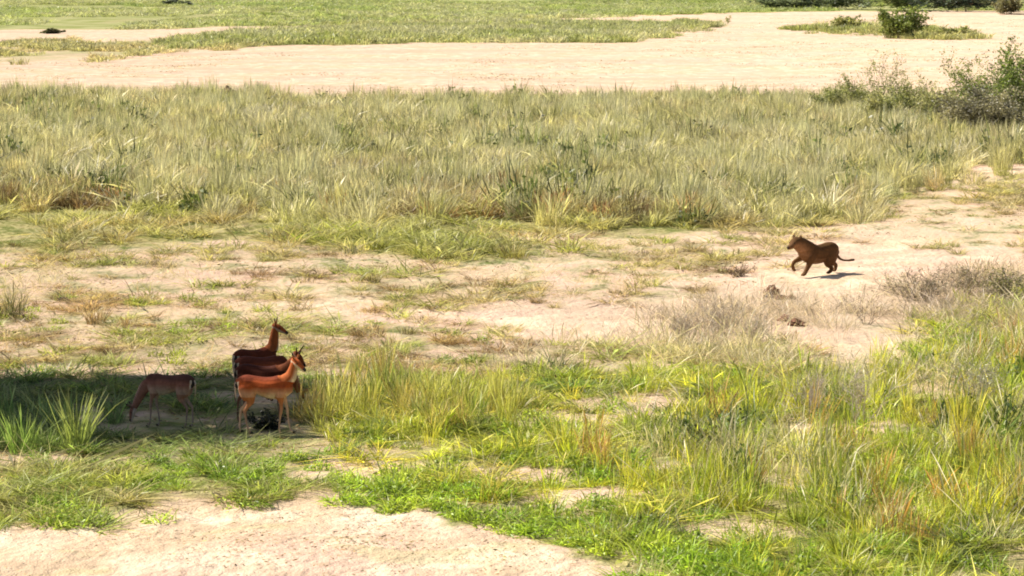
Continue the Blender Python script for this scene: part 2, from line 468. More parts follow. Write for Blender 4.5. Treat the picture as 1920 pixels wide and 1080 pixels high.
def instancer(name, knd, data, label, cat):
    P = np.concatenate([d['p'] for d in data]); n = len(P)
    me = bpy.data.meshes.new(name); me.vertices.add(n)
    me.vertices.foreach_set('co', P.astype(np.float32).ravel())
    vattr(me, 'rot', np.concatenate([d['rot'] for d in data]), 'FLOAT_VECTOR')
    vattr(me, 'scl', np.concatenate([d['scl'] for d in data]), 'FLOAT_VECTOR')
    vattr(me, 'tint', np.concatenate([d['tint'] for d in data]))
    vattr(me, 'dry', np.concatenate([d['dry'] for d in data]), 'FLOAT')
    c, k = kinds[knd]
    vattr(me, 'idx', rng.integers(0, k, n), 'INT')
    o = link(name, me)
    tree = bpy.data.node_groups.new(name + '_scatter', 'GeometryNodeTree')
    tree.interface.new_socket('Geometry', in_out='INPUT', socket_type='NodeSocketGeometry')
    tree.interface.new_socket('Geometry', in_out='OUTPUT', socket_type='NodeSocketGeometry')
    N, L = tree.nodes, tree.links
    gi, go = N.new('NodeGroupInput'), N.new('NodeGroupOutput')
    ci = N.new('GeometryNodeCollectionInfo'); ci.inputs[0].default_value = c
    ci.inputs['Separate Children'].default_value = True; ci.inputs['Reset Children'].default_value = True
    ip = N.new('GeometryNodeInstanceOnPoints'); ip.inputs['Pick Instance'].default_value = True
    def na(nm, typ):
        a = N.new('GeometryNodeInputNamedAttribute'); a.data_type = typ; a.inputs[0].default_value = nm
        return a.outputs[0]
    L.new(gi.outputs[0], ip.inputs['Points']); L.new(ci.outputs[0], ip.inputs['Instance'])
    L.new(na('idx', 'INT'), ip.inputs['Instance Index'])
    L.new(na('rot', 'FLOAT_VECTOR'), ip.inputs['Rotation'])
    L.new(na('scl', 'FLOAT_VECTOR'), ip.inputs['Scale'])
    L.new(ip.outputs[0], go.inputs[0])
    m = o.modifiers.new('scatter', 'NODES'); m.node_group = tree
    tag(o, label, cat, kind='stuff')
    return o

CLEAR = []     # ground circles kept free for animals: x, y, radius

def scatter(zone, dens, hgt, wid, tints, dry=0.4, patch=0.0, pscale=3.0, soft=0.6, seed=0, tiltmax=0.12, hmap=None):
    g = np.random.default_rng(900 + seed)
    P = Z[zone]; lo, hi = P.min(0) - 1, P.max(0) + 1
    n = int(np.prod(hi - lo) * dens)
    x = g.uniform(lo[0], hi[0], n); y = g.uniform(lo[1], hi[1], n)
    w = weight(zone, x, y, soft, 1.0, seed)
    pn = fbm(x / pscale, y / (pscale * 1.7), 70 + seed, 3)
    keep = (g.uniform(0, 1, n) < w) & (pn > patch + 0.10 * (g.uniform(0, 1, n) - 0.5))
    # keep only what the picture or a step aside could show
    keep &= (np.abs(x) < 0.215 * y + 3)
    if y.size and zone in ('near', 'reeds', 'cover', 'lefthick'): keep &= g.uniform(0, 1, n) > hole(x, y) * .93
    for cx, cy, cr in CLEAR:
        keep &= np.hypot(x - cx, y - cy) > cr * g.uniform(0.7, 1.0, n)
    x, y, pn = x[keep], y[keep], pn[keep]; n = len(x)
    near = np.clip(1 - (y - 30) / 130, 0, 1)
    z = H(x, y) + near * 0.075 * (fbm(x / 0.55, y / 1.1, 11, 3) - 0.5) + (0.1 + 0.9 * near) * 0.10 * np.abs(fbm(x / 2.6, y / 1.7, 21, 3) - 0.5)
    hh = g.uniform(hgt[0], hgt[1], n) * (0.75 + 0.9 * (fbm(x / 1.7, y / 2.4, 80 + seed, 2) - 0.25))
    ww = g.uniform(wid[0], wid[1], n)
    rot = np.stack([g.normal(0, tiltmax, n), g.normal(0, tiltmax, n), g.uniform(0, 6.283, n)], 1)
    T = np.array(tints)
    q = fbm(x / (pscale * .9), y / (pscale * 1.6), 90 + seed, 3)
    q = np.clip((q - 0.3) / 0.4 + g.normal(0, 0.16, n), 0, 0.999) * (len(T) - 1)
    i = q.astype(int); f = (q - i)[:, None]
    tint = T[i] * (1 - f) + T[np.minimum(i + 1, len(T) - 1)] * f
    tint = tint * g.uniform(0.75, 1.25, n)[:, None]
    dr = np.clip(dry + g.normal(0, 0.2, n), 0, 1)
    return dict(p=np.stack([x, y, z], 1), rot=rot, scl=np.stack([ww, ww, hh], 1), tint=tint, dry=dr)

# ------------------------------------------------------------ animals
def catmull(P, sub):
    P = np.asarray(P, float); out = []
    Q = np.vstack([2 * P[0] - P[1], P, 2 * P[-1] - P[-2]])
    for i in range(1, len(Q) - 2):
        for t in np.linspace(0, 1, sub, endpoint=False):
            a, b, c, d = Q[i - 1], Q[i], Q[i + 1], Q[i + 2]
            out.append(0.5 * (2 * b + (c - a) * t + (2 * a - 5 * b + 4 * c - d) * t * t + (3 * b - a - 3 * c + d) * t ** 3))
    out.append(P[-1])
    return np.array(out)

def tube(P, sub=5, nseg=14, lateral=(0, 1, 0)):
    """P rows: x y z half-width half-depth; closed, rounded at both ends"""
    S = catmull(P, sub)
    c = S[:, :3]; ra = np.maximum(S[:, 3], .003); rb = np.maximum(S[:, 4], .003)
    t = np.gradient(c, axis=0); t /= np.linalg.norm(t, axis=1)[:, None]
    def cap(c0, t0, a0, b0, sgn):
        r = min(a0, b0); o = []
        for k in (0.35, 0.7, 0.92):
            o.append((c0 + sgn * t0 * r * k, a0 * math.sqrt(1 - k * k), b0 * math.sqrt(1 - k * k)))
        return o
    rings = [(p, a, b, tt) for (p, a, b), tt in zip(cap(c[0], t[0], ra[0], rb[0], -1)[::-1], [t[0]] * 3)]
    rings += list(zip(c, ra, rb, t))
    rings += [(p, a, b, t[-1]) for p, a, b in cap(c[-1], t[-1], ra[-1], rb[-1], 1)]
    V = []; lat = np.array(lateral, float)
    for p, a, b, tt in rings:
        u = lat - lat.dot(tt) * tt; u /= np.linalg.norm(u)
        v = np.cross(tt, u)
        for k in range(nseg):
            th = 2 * math.pi * k / nseg
            V.append(p + u * a * math.cos(th) + v * b * math.sin(th))
    m = len(rings)
    F = [[i * nseg + k, i * nseg + (k + 1) % nseg, (i + 1) * nseg + (k + 1) % nseg, (i + 1) * nseg + k] for i in range(m - 1) for k in range(nseg)]
    F.append(list(range(nseg))[::-1]); F.append([(m - 1) * nseg + k for k in range(nseg)])
    return V, F, c

def fuse(name, tubes, voxel, smooth=4):
    """tubes: list of (region, P, lateral). One continuous surface plus the region nearest to each vertex"""
    V = []; F = []; cs = []; rg = []
    for region, P, lat in tubes:
        v, f, c = tube(P, lateral=lat)
        o = len(V); V += [tuple(q) for q in v]; F += [[i + o for i in q] for q in f]
        rad = catmull(P, 5)[:, 3:5].mean(1)
        for q, r_ in zip(c, rad): cs.append((*q, r_)); rg.append(region)
    me = bpy.data.meshes.new(name + '_raw'); me.from_pydata(V, [], F)
    o = bpy.data.objects.new(name + '_raw', me); col.objects.link(o)
    m = o.modifiers.new('r', 'REMESH'); m.mode = 'VOXEL'; m.voxel_size = voxel
    s = o.modifiers.new('s', 'SMOOTH'); s.factor = 0.5; s.iterations = smooth
    dg = bpy.context.evaluated_depsgraph_get()
    res = bpy.data.meshes.new_from_object(o.evaluated_get(dg))
    bpy.data.objects.remove(o); bpy.data.meshes.remove(me)
    res.name = name
    res.polygons.foreach_set('use_smooth', np.ones(len(res.polygons), bool))
    co = np.empty(len(res.vertices) * 3, np.float32); res.vertices.foreach_get('co', co); co = co.reshape(-1, 3)
    C = np.array(cs); best = np.full(len(co), 1e9); idx = np.zeros(len(co), int)
    for k in range(len(C)):
        d = np.linalg.norm(co - C[k, :3], axis=1) - C[k, 3] * 0.8
        u = d < best; best[u] = d[u]; idx[u] = k
    return res, co, np.array(rg)[idx], C[idx, :3]

def blob(name, center, r, mat, parent, sc=(1, 1, 1)):
    import bmesh
    bm = bmesh.new(); bmesh.ops.create_uvsphere(bm, u_segments=12, v_segments=8, radius=r)
    for v in bm.verts: v.co = Vector((v.co.x * sc[0], v.co.y * sc[1], v.co.z * sc[2])) + Vector(center)
    me = bpy.data.meshes.new(name); bm.to_mesh(me); bm.free()
    for p in me.polygons: p.use_smooth = True
    return link(name, me, mat, parent)

def make_impala(neck, head, feet, tone, label, px, py, yaw, bend=0.0, scale=1.0, grey=0.0, saddle=0.0):
    """neck: points (x,y,z); head: poll point, nose point; feet: forward shift of each foot FL FR HL HR"""
    root = bpy.data.objects.new('impala', None); col.objects.link(root)
    neck = [np.array(p, float) for p in neck]; poll, nose = np.array(head[0], float), np.array(head[1], float)
    torso = [(-.41, 0, .715, .05, .07), (-.37, 0, .735, .09, .115), (-.28, 0, .75, .122, .137), (-.15, 0, .738, .120, .132), (0, 0, .706, .135, .152),
             (.13, 0, .695, .135, .172), (.24, 0, .712, .112, .178), (.33, 0, .74, .085, .145)]
    nk = [(.24, 0, .75, .08, .12)] + [(*p, w, d) for p, w, d in zip(neck, (.068, .055, .047), (.100, .078, .062))] + [(*poll, .042, .05)]
    d = nose - poll; L = np.linalg.norm(d); d /= L
    side = np.cross((0, 0, 1), d); side /= np.linalg.norm(side); up = np.cross(d, side)
    hd = [(*(poll - d * .02), .044, .052), (*(poll + d * .05), .053, .058), (*(poll + d * .11 - up * .006), .042, .050),
          (*(poll + d * .165 - up * .014), .031, .038), (*(poll + d * .21 - up * .018), .027, .031)]
    T = [('torso', torso, (0, 1, 0)), ('neck', nk, tuple(side * .6 + np.array([0, .4, 0]))), ('head', hd, tuple(side))]
    for s in (-1, 1):
        b = poll + side * s * .035 + up * .025 - d * .005
        tip = b + side * s * .095 + up * .120 - d * .045
        mid = (b + tip) / 2
        T.append(('ear', [(*b, .014, .014), (*mid, .036, .012), (*(mid * .35 + tip * .65), .022, .009), (*tip, .006, .006)], tuple(side * .8 - up * .5)))
    hoofs = []
    for k, (s, fr) in enumerate(((1, 1), (-1, 1), (1, 0), (-1, 0))):
        f = feet[k]; y = s * .078
        if fr: L0 = [(.235, .70, .055, .100), (.24, .58, .046, .072), (.265, .48, .027, .034), (.275, .40, .021, .025), (.275, .335, .021, .024),
                     (.27, .27, .0145, .017), (.27, .11, .0135, .0155), (.285, .055, .017, .019), (.30, .022, .018, .023)]
        else: L0 = [(-.27, .70, .072, .135), (-.25, .585, .062, .115), (-.23, .50, .040, .066), (-.28, .42, .023, .033), (-.335, .35, .018, .027),
                    (-.34, .29, .016, .019), (-.33, .11, .0135, .0155), (-.315, .055, .017, .019), (-.30, .022, .018, .023)]
        P = []
        for (x, z, a, b2) in L0:
            q = min(max((.62 - z) / .62, 0), 1)
            P.append((x + f * q, y * (.9 + .12 * q), z, a, b2))
        T.append(('foreleg' if fr else 'hindleg', P, (0, 1, 0)))
        hoofs.append((P[-1][0] + .012, P[-1][1], .024))
    me, co, rg, ctr = fuse('body', T, 0.0085, 5)
    dark = np.array((.13, .026, .010)); ruf = np.array((.30, .060, .014)); tan = np.array((.37, .125, .040)); wht = np.array((.60, .45, .32)); blk = np.array((.03, .022, .018))
    C = np.tile(tan, (len(co), 1)).astype(float)
    rel = co[:, 2] - ctr[:, 2]
    sm = lambda v, a, b: np.clip((v - a) / (b - a), 0, 1)[:, None]
    tz = (rg == 'torso') | ((rg == 'foreleg') | (rg == 'hindleg')) & (co[:, 2] > .56)
    z = co[:, 2] + .035 * (fbm(co[:, 0] * 9 + px, co[:, 1] * 9, 5, 2) - .5) + .05 * np.clip(-co[:, 0] - .1, 0, .3)
    ct = ruf + (dark - ruf) * sm(z, .735 - saddle, .80 - saddle)
    ct = (tan * .7 + wht * .3) + (ct - tan * .7 - wht * .3) * sm(z, .63, .72)
    ct = np.where((rg == 'torso')[:, None], wht + (ct - wht) * sm(z, .56, .635), ct)
    C[tz] = ct[tz]
    nk_ = rg == 'neck'; fr_ = co - ctr
    thr = fr_ @ np.array([.8, 0, -.6])
    cn = ruf * .6 + tan * .4 + (wht - ruf * .6 - tan * .4) * np.clip((thr - .015) / .05, 0, 1)[:, None]
    C[nk_] = cn[nk_]
    hd_ = rg == 'head'; hu = (co - ctr) @ up
    ch = wht + (ruf * .8 + tan * .2 - wht) * np.clip((hu + .018) / .02, 0, 1)[:, None]
    t = (co - poll) @ d
    ch = np.where((t > .185)[:, None] & (hu > -.01)[:, None], blk * 1.6, ch)
    C[hd_] = ch[hd_]
    er = rg == 'ear'
    C[er] = np.where((((co - poll) @ up) > .10)[:, None], blk, tan * .8)[er]
    lg = ((rg == 'foreleg') | (rg == 'hindleg')) & ~tz
    inner = np.abs(co[:, 1]) < .075
    tl = tan + (wht * .8 - tan) * (.55 * np.clip((.5 - co[:, 2]) / .3, 0, 1))[:, None]
    cl = tl + (wht - tl) * np.clip((.075 - np.abs(co[:, 1])) / .02, 0, 1)[:, None] * .55
    C[lg] = cl[lg]
    rump = (co[:, 0] < -.385) & (z > .45) & (z < .80)
    C[rump] = np.where((np.abs(np.abs(co[:, 1]) - .045) < .016)[:, None], blk, wht)[rump]
    C = C * (1 - grey) + C.mean(1)[:, None] * np.array((1.05, .98, .92)) * grey
    C = C * (1 + .35 * (fbm(co[:, 0] * 7 + px, co[:, 2] * 11 + co[:, 1] * 5, 8, 3) - .5)[:, None])
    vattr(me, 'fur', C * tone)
    link('body', me, FUR, root)
    for h in hoofs: blob('hoof', h, .022, HOOF, root, (1.35, .85, 1.0))
    for s in (-1, 1): blob('eye', tuple(poll + d * .075 + side * s * .048 + up * .014), .012, EYE, root)
    # tail
    tm, tco, _, _ = fuse('tail', [('t', [(-.41, 0, .80, .02, .018), (-.445, 0, .74, .02, .014), (-.45, 0, .64, .018, .012), (-.445, 0, .54, .008, .008)], (0, 1, 0))], .006, 2)
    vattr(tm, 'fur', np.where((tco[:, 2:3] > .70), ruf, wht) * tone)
    link('tail', tm, FUR, root)
    g = at(px, py)
    root.location = (g.x, g.y, float(H(g.x, g.y)) + .02)
    root.rotation_euler = (0, 0, R(yaw)); root.scale = (scale,) * 3
    tag(root, label, 'impala', 'impalas gathered in and beside the patch of shade')
    CLEAR.append((g.x, g.y, 0.75))
    return root

UPN = [(.38, 0, .86), (.42, 0, .97), (.435, 0, 1.08)]
make_impala([(.36, 0, .86), (.385, -.01, .99), (.395, -.02, 1.11)], [(.40, -.03, 1.19), (.52, -.17, 1.11)], (.02, -.04, -.03, .05), .70,
            'alert impala with head held highest, rearmost of the cluster', 479, 757, 44, saddle=.06)
make_impala([(.40, .02, .66), (.50, .05, .50), (.57, .06, .34)], [(.60, .06, .26), (.66, .08, .06)], (.05, -.06, .05, -.04), .78,
            'reddish impala with lowered neck, second from the back of the cluster', 493, 774, 14, grey=.1)
make_impala([(.39, 0, .83), (.45, 0, .91), (.50, .0, .98)], [(.53, 0, 1.045), (.70, -.03, .87)], (-.05, .04, .03, -.07), .36,  # low tone puts the shade on this animal into its coat colour
            'impala with shade put into its darkened coat, directly behind the orange one', 494, 793, -12, saddle=.12)
make_impala([(.37, 0, .85), (.415, -.01, .95), (.435, -.02, 1.03)], [(.455, -.03, 1.10), (.625, -.10, .99)], (.10, -.06, -.09, .09), 1.08,
            'bright orange impala with pale throat, nearest of the cluster', 498, 816, -6, saddle=-.05)
make_impala([(.40, 0, .66), (.49, .02, .52), (.56, .03, .38)], [(.60, .03, .30), (.67, .04, .10)], (.04, -.08, .02, -.05), .72,
            'grazing impala alone with its head down, left of the cluster', 318, 804, 166, scale=.93, grey=.5, saddle=-.01)

def make_lion():
    root = bpy.data.objects.new('lion', None); col.objects.link(root)
    torso = [(-.49, 0, .46, .09, .11), (-.42, 0, .495, .15, .19), (-.29, 0, .505, .175, .215), (-.10, 0, .475, .17, .215), (.10, 0, .45, .175, .22), (.28, 0, .48, .175, .24), (.42, 0, .52, .155, .225), (.52, 0, .56, .13, .18)]
    neck = [(.32, 0, .55, .15, .20), (.48, 0, .62, .155, .20), (.60, 0, .69, .15, .185), (.69, 0, .735, .14, .16)]
    head = [(.62, 0, .735, .135, .135), (.71, 0, .762, .138, .132), (.79, 0, .755, .128, .120), (.85, 0, .722, .104, .092), (.90, 0, .69, .076, .064), (.95, 0, .668, .066, .056), (.98, 0, .658, .056, .048)]
    T = [('torso', torso, (0, 1, 0)), ('neck', neck, (0, 1, 0)), ('head', head, (0, 1, 0))]
    for s in (-1, 1):
        T.append(('ear', [(.73, s * .085, .85, .046, .028), (.725, s * .105, .89, .044, .024), (.72, s * .11, .92, .028, .016)], (0, 1, 0)))
    # front left stretched to the ground, front right lifted and curled, hind pair gathered
    T.append(('leg', [(.34, .09, .48, .085, .13), (.39, .11, .37, .080, .11), (.44, .11, .28, .064, .078), (.51, .11, .17, .050, .056), (.57, .11, .08, .044, .048), (.62, .11, .04, .052, .042), (.67, .11, .026, .040, .026)], (0, 1, 0)))
    T.append(('leg', [(.36, -.10, .50, .08, .12), (.48, -.11, .40, .062, .080), (.60, -.11, .345, .050, .058), (.70, -.11, .31, .044, .048), (.745, -.11, .24, .038, .042), (.73, -.11, .165, .037, .039), (.69, -.11, .12, .042, .036)], (0, 1, 0)))
    T.append(('leg', [(-.30, .10, .45, .10, .17), (-.20, .12, .34, .11, .17), (-.13, .12, .255, .078, .105), (-.19, .12, .185, .054, .064), (-.25, .12, .13, .044, .050), (-.23, .12, .07, .044, .046), (-.17, .12, .035, .052, .036), (-.12, .12, .026, .038, .024)], (0, 1, 0)))
    T.append(('leg', [(-.36, -.09, .45, .10, .16), (-.42, -.11, .34, .105, .15), (-.45, -.11, .25, .074, .092), (-.55, -.11, .20, .052, .060), (-.62, -.11, .16, .043, .048), (-.62, -.11, .10, .042, .044), (-.59, -.11, .045, .050, .036), (-.55, -.11, .03, .038, .024)], (0, 1, 0)))
    me, co, rg, ctr = fuse('body', T, 0.012, 5)
    base = np.array((.098, .046, .017)); pale = np.array((.20, .105, .055)); dk = np.array((.03, .016, .010)); back = np.array((.085, .042, .014))
    z = co[:, 2]; rel = z - ctr[:, 2]
    f = np.clip((rel + .02) / .14, 0, 1)[:, None]
    C = base + (back - base) * f
    chest = np.clip((co[:, 0] - .30) / .3, 0, 1) * np.clip((.06 - rel) / .16, 0, 1) * (rg != 'leg')
    C = C + (pale - C) * chest[:, None]
    C = C * (1 + .5 * (fbm(co[:, 0] * 6, z * 9 + co[:, 1] * 4, 12, 3) - .5)[:, None])
    lo = (rel < -.09) & (rg == 'torso'); C[lo] = base * .6 + pale * .4
    C[(rg == 'leg') & (z < .4)] = base * 1.1
    C[(rg == 'head') & (co[:, 0] > 1.005)] = dk
    C[(rg == 'head') & (rel < -.03) & (co[:, 0] > .86)] = pale
    C[rg == 'ear'] = back * .7
    vattr(me, 'fur', C)
    link('body', me, FUR, root)
    for s in (-1, 1): blob('eye', (.885, s * .082, .765), .014, EYE, root)
    tm, tco, _, _ = fuse('tail', [('t', [(-.44, 0, .50, .045, .045), (-.54, 0, .40, .036, .036), (-.64, 0, .31, .028, .028), (-.76, 0, .265, .024, .024), (-.88, .03, .255, .023, .023), (-.96, .05, .26, .030, .030), (-1.03, .06, .26, .024, .024)], (0, 1, 0))], .008, 2)
    vattr(tm, 'fur', np.where(tco[:, 0:1] > -.97, back, dk))
    link('tail', tm, FUR, root)
    root.scale = (1.02, 1.02, 1.0)
    g = at(1537, 516)
    root.location = (g.x, g.y, float(H(g.x, g.y)) + .03)
    root.rotation_euler = (0, 0, R(180 + 40))
    tag(root, 'brown maneless lion running left across the bare sand, casting a shadow', 'lion')
    CLEAR.append((g.x, g.y, 1.6))
make_lion()

# ------------------------------------------------------------ grass
SAGE = [(.40, .39, .17), (.53, .49, .29), (.66, .61, .44), (.48, .46, .20), (.60, .48, .29), (.28, .28, .12)]
stuff = instancer
tall = [scatter('tall', 1.9, (.55, 1.15), (.7, 1.3), SAGE, .6, .42, 2.2, 2.6, 1),
        scatter('tall', .7, (.9, 1.35), (.5, .9), [(.58, .57, .42), (.50, .50, .30)], .8, .45, 5, 1.5, 31),
        scatter('tallfront', 3.2, (.40, .95), (.7, 1.2), [(.30, .28, .10), (.46, .24, .11), (.40, .20, .10), (.14, .11, .05), (.54, .40, .22), (.40, .38, .14), (.20, .12, .06)], .25, .40, 2.0, 1.0, 2)]
stuff('arching_grass', 'tuft', [scatter('tall', 1.3, (.55, 1.1), (.9, 1.7), SAGE + [(.50, .46, .34)], .6, .44, 3, 1.2, 51),
        scatter('tallfront', 1.0, (.4, .9), (.9, 1.6), [(.36, .22, .10), (.30, .30, .08), (.14, .15, .05), (.44, .38, .2)], .5, .44, 2, 1.0, 52)],
      'arching sage and russet clumps mixed through the tall middle grass', 'grass')
stuff('leafy_forbs', 'cover', [scatter('tallfront', .55, (1.1, 2.2), (.8, 1.6), [(.05, .075, .025), (.12, .15, .04), (.20, .20, .07)], 0, .50, 2.2, .8, 53),
        scatter('tall', .22, (1.0, 2.4), (.8, 1.6), [(.09, .12, .04), (.18, .21, .08), (.27, .27, .13)], 0, .50, 4, 1.0, 54),
        scatter('reeds', .6, (.5, 1.2), (.5, 1.0), [(.06, .10, .02), (.13, .19, .03)], 0, .50, .9, .5, 55)],
      'dark leafy forbs growing among the taller grasses', 'forbs')
stuff('tall_grass', 'tall', tall, 'broad band of tall sage green grass across the middle distance', 'grass')
far = [scatter('meadow', .5, (.25, .6), (.9, 1.8), [(.24, .31, .09), (.32, .34, .15), (.42, .42, .25), (.28, .34, .11)], .35, .36, 30, 5, 3),
       scatter('strip1', 1.0, (.25, .6), (.8, 1.3), [(.38, .36, .18), (.30, .29, .13), (.46, .38, .22)], .5, .44, 9, 4, 4),
       scatter('strip2', 1.2, (.4, .9), (.8, 1.4), [(.25, .29, .08), (.33, .35, .16), (.40, .40, .24)], .4, .36, 10, 3, 5),
       scatter('islet', .7, (.35, .9), (.8, 1.4), [(.25, .30, .08), (.35, .35, .15)], .3, .47, 6, 3, 6)]
stuff('meadow_grass', 'far', far, 'far green meadow grass and strips beyond the pale sand', 'grass')
YG = [(.30, .37, .028), (.50, .51, .040), (.64, .55, .09), (.38, .45, .032), (.12, .17, .03), (.48, .52, .04)]
reed = [scatter('near', 4.0, (.14, .55), (.7, 1.3), YG, .15, .50, .9, .9, 7),
        scatter('reeds', 6.5, (.30, .95), (.7, 1.2), YG + [(.44, .25, .07)], .18, .47, .9, .8, 8),
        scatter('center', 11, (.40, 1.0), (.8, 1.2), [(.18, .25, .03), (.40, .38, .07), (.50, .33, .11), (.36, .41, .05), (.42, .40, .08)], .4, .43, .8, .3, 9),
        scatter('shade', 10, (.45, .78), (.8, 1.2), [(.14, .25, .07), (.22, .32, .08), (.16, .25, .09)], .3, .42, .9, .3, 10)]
stuff('reed_grass', 'reed', reed, 'upright yellow green grass stalks filling the lower right and edging the shade', 'grass')
short = [scatter('mid', 3.0, (.05, .16), (.3, .8), [(.30, .19, .10), (.20, .14, .07), (.42, .33, .18)], .3, .525, .7, .8, 56),
         scatter('midfar', 1.6, (.05, .18), (.3, .9), [(.30, .20, .11), (.20, .15, .07), (.42, .33, .18), (.25, .27, .08)], .3, .53, .9, 1, 57),
         scatter('bankright', 1.2, (.05, .18), (.3, .9), [(.30, .20, .11), (.42, .33, .18), (.25, .27, .08)], .3, .50, .9, 1, 58),
         scatter('near', 9, (.06, .24), (.5, 1.1), YG + [(.10, .14, .03)], .3, .48, .7, .6, 11),
         scatter('fringe', 1.6, (.22, .5), (.8, 1.4), [(.32, .33, .07), (.42, .40, .16), (.38, .30, .13)], .4, .47, 2.2, 1.0, 12),
         scatter('fringegreen', 3.0, (.2, .4), (.8, 1.4), [(.28, .32, .06), (.38, .38, .10)], .3, .48, 1.6, .8, 13),
         scatter('mid', 4.0, (.05, .20), (.4, 1.0), [(.34, .34, .09), (.28, .34, .06), (.42, .37, .15), (.42, .28, .14)], .4, .555, 1.0, .8, 14),
         scatter('midfar', 1.6, (.06, .24), (.4, 1.1), [(.37, .36, .12), (.42, .33, .16), (.27, .30, .07)], .4, .56, 1.6, 1.0, 15),
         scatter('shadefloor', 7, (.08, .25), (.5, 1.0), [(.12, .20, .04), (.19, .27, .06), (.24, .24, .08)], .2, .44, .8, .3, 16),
         scatter('lefthick', 9, (.06, .24), (.4, 1.0), [(.26, .32, .05), (.36, .38, .09), (.38, .32, .15)], .3, .49, .8, .4, 17),
         scatter('bankright', 1.6, (.08, .28), (.5, 1.2), [(.42, .35, .17), (.35, .35, .12)], .5, .52, 2, 1.2, 18)]
stuff('short_grass', 'tuft', short, 'low scattered grass tufts over the sand and under the taller stalks', 'grass')
GC = [(.20, .33, .03), (.30, .43, .04), (.42, .50, .07)]
cov = [scatter('cover', 13, (.2, .5), (.3, .7), GC, 0, .45, .7, .3, 19),
       scatter('cover2', 9, (.2, .4), (.3, .6), [(.22, .34, .04), (.32, .41, .06)], 0, .52, .6, .3, 20),
       scatter('near', 6.0, (.25, .5), (.3, .6), [(.20, .32, .03), (.36, .44, .05)], 0, .52, .8, .5, 21),
       scatter('mid', .9, (.2, .4), (.3, .6), [(.25, .34, .05), (.34, .37, .07)], 0, .54, 1.0, .6, 22)]
stuff('leafy_ground_cover', 'cover', cov, 'bright green leafy ground cover edging the foreground sand', 'ground cover')
dry = [scatter('dryright', 12, (.25, .75), (.7, 1.4), [(.46, .37, .30), (.36, .29, .24), (.56, .46, .37), (.42, .35, .27)], .1, .44, 1.4, .8, 23),
       scatter('straw', 10, (.25, .8), (.7, 1.3), [(.62, .52, .34), (.68, .60, .44), (.52, .46, .28)], .6, .45, 1.2, .9, 24),
       scatter('near', 2, (.25, .7), (.7, 1.2), [(.60, .54, .30), (.50, .46, .20)], .8, .48, 1.0, .6, 27),
       scatter('mid', 1.0, (.12, .3), (.7, 1.3), [(.52, .44, .24), (.42, .29, .14)], .6, .50, 1.5, .6, 25),
       scatter('midfar', 1.0, (.15, .4), (.8, 1.5), [(.50, .42, .22), (.42, .34, .18)], .6, .50, 2.5, .6, 28),
       scatter('reeds', 1.6, (.7, 1.15), (.8, 1.3), [(.60, .56, .40), (.50, .44, .26)], .8, .48, 1.2, .6, 26)]
stuff('dry_grass', 'wisp', dry, 'thin bleached straw and wispy dry grass on the right', 'dry grass')
BRN = [(.10, .07, .04), (.24, .16, .08), (.16, .14, .06), (.34, .24, .13)]
lit = [scatter('foresand', 2.2, (.5, 1.0), (.5, 1.3), [(.22, .15, .08), (.34, .25, .14), (.20, .20, .08)], 0, .48, .9, .5, 41, .03),
       scatter('near', 2.5, (.5, 1.2), (.5, 1.3), BRN, 0, .40, 1, .5, 42, .05),
       scatter('lefthick', 3, (.5, 1.2), (.5, 1.2), BRN, 0, .44, 1, .4, 43, .05),
       scatter('mid', 1.6, (.5, 1.2), (.5, 1.6), BRN, 0, .47, 1.2, .6, 44, .05),
       scatter('midfar', .8, (.6, 1.6), (.6, 2.2), BRN, 0, .49, 2, 1, 45, .04),
       scatter('bankright', .8, (.6, 1.6), (.6, 2.2), BRN, 0, .48, 2, 1, 46, .04)]
lit.append(scatter('shadefloor', 4, (.5, 1.2), (.5, 1.6), [(.40, .26, .15), (.24, .15, .08), (.5, .36, .24)], 0, .44, .8, .3, 48, .04))
lit.append(scatter('farsand', .12, (.6, 2), (1.5, 4), [(.22, .18, .10), (.40, .32, .2)], 0, .50, 6, 3, 47, .03))
stuff('plant_litter', 'litter', lit, 'scattered brown leaf litter and twig bits lying on the sand', 'litter')

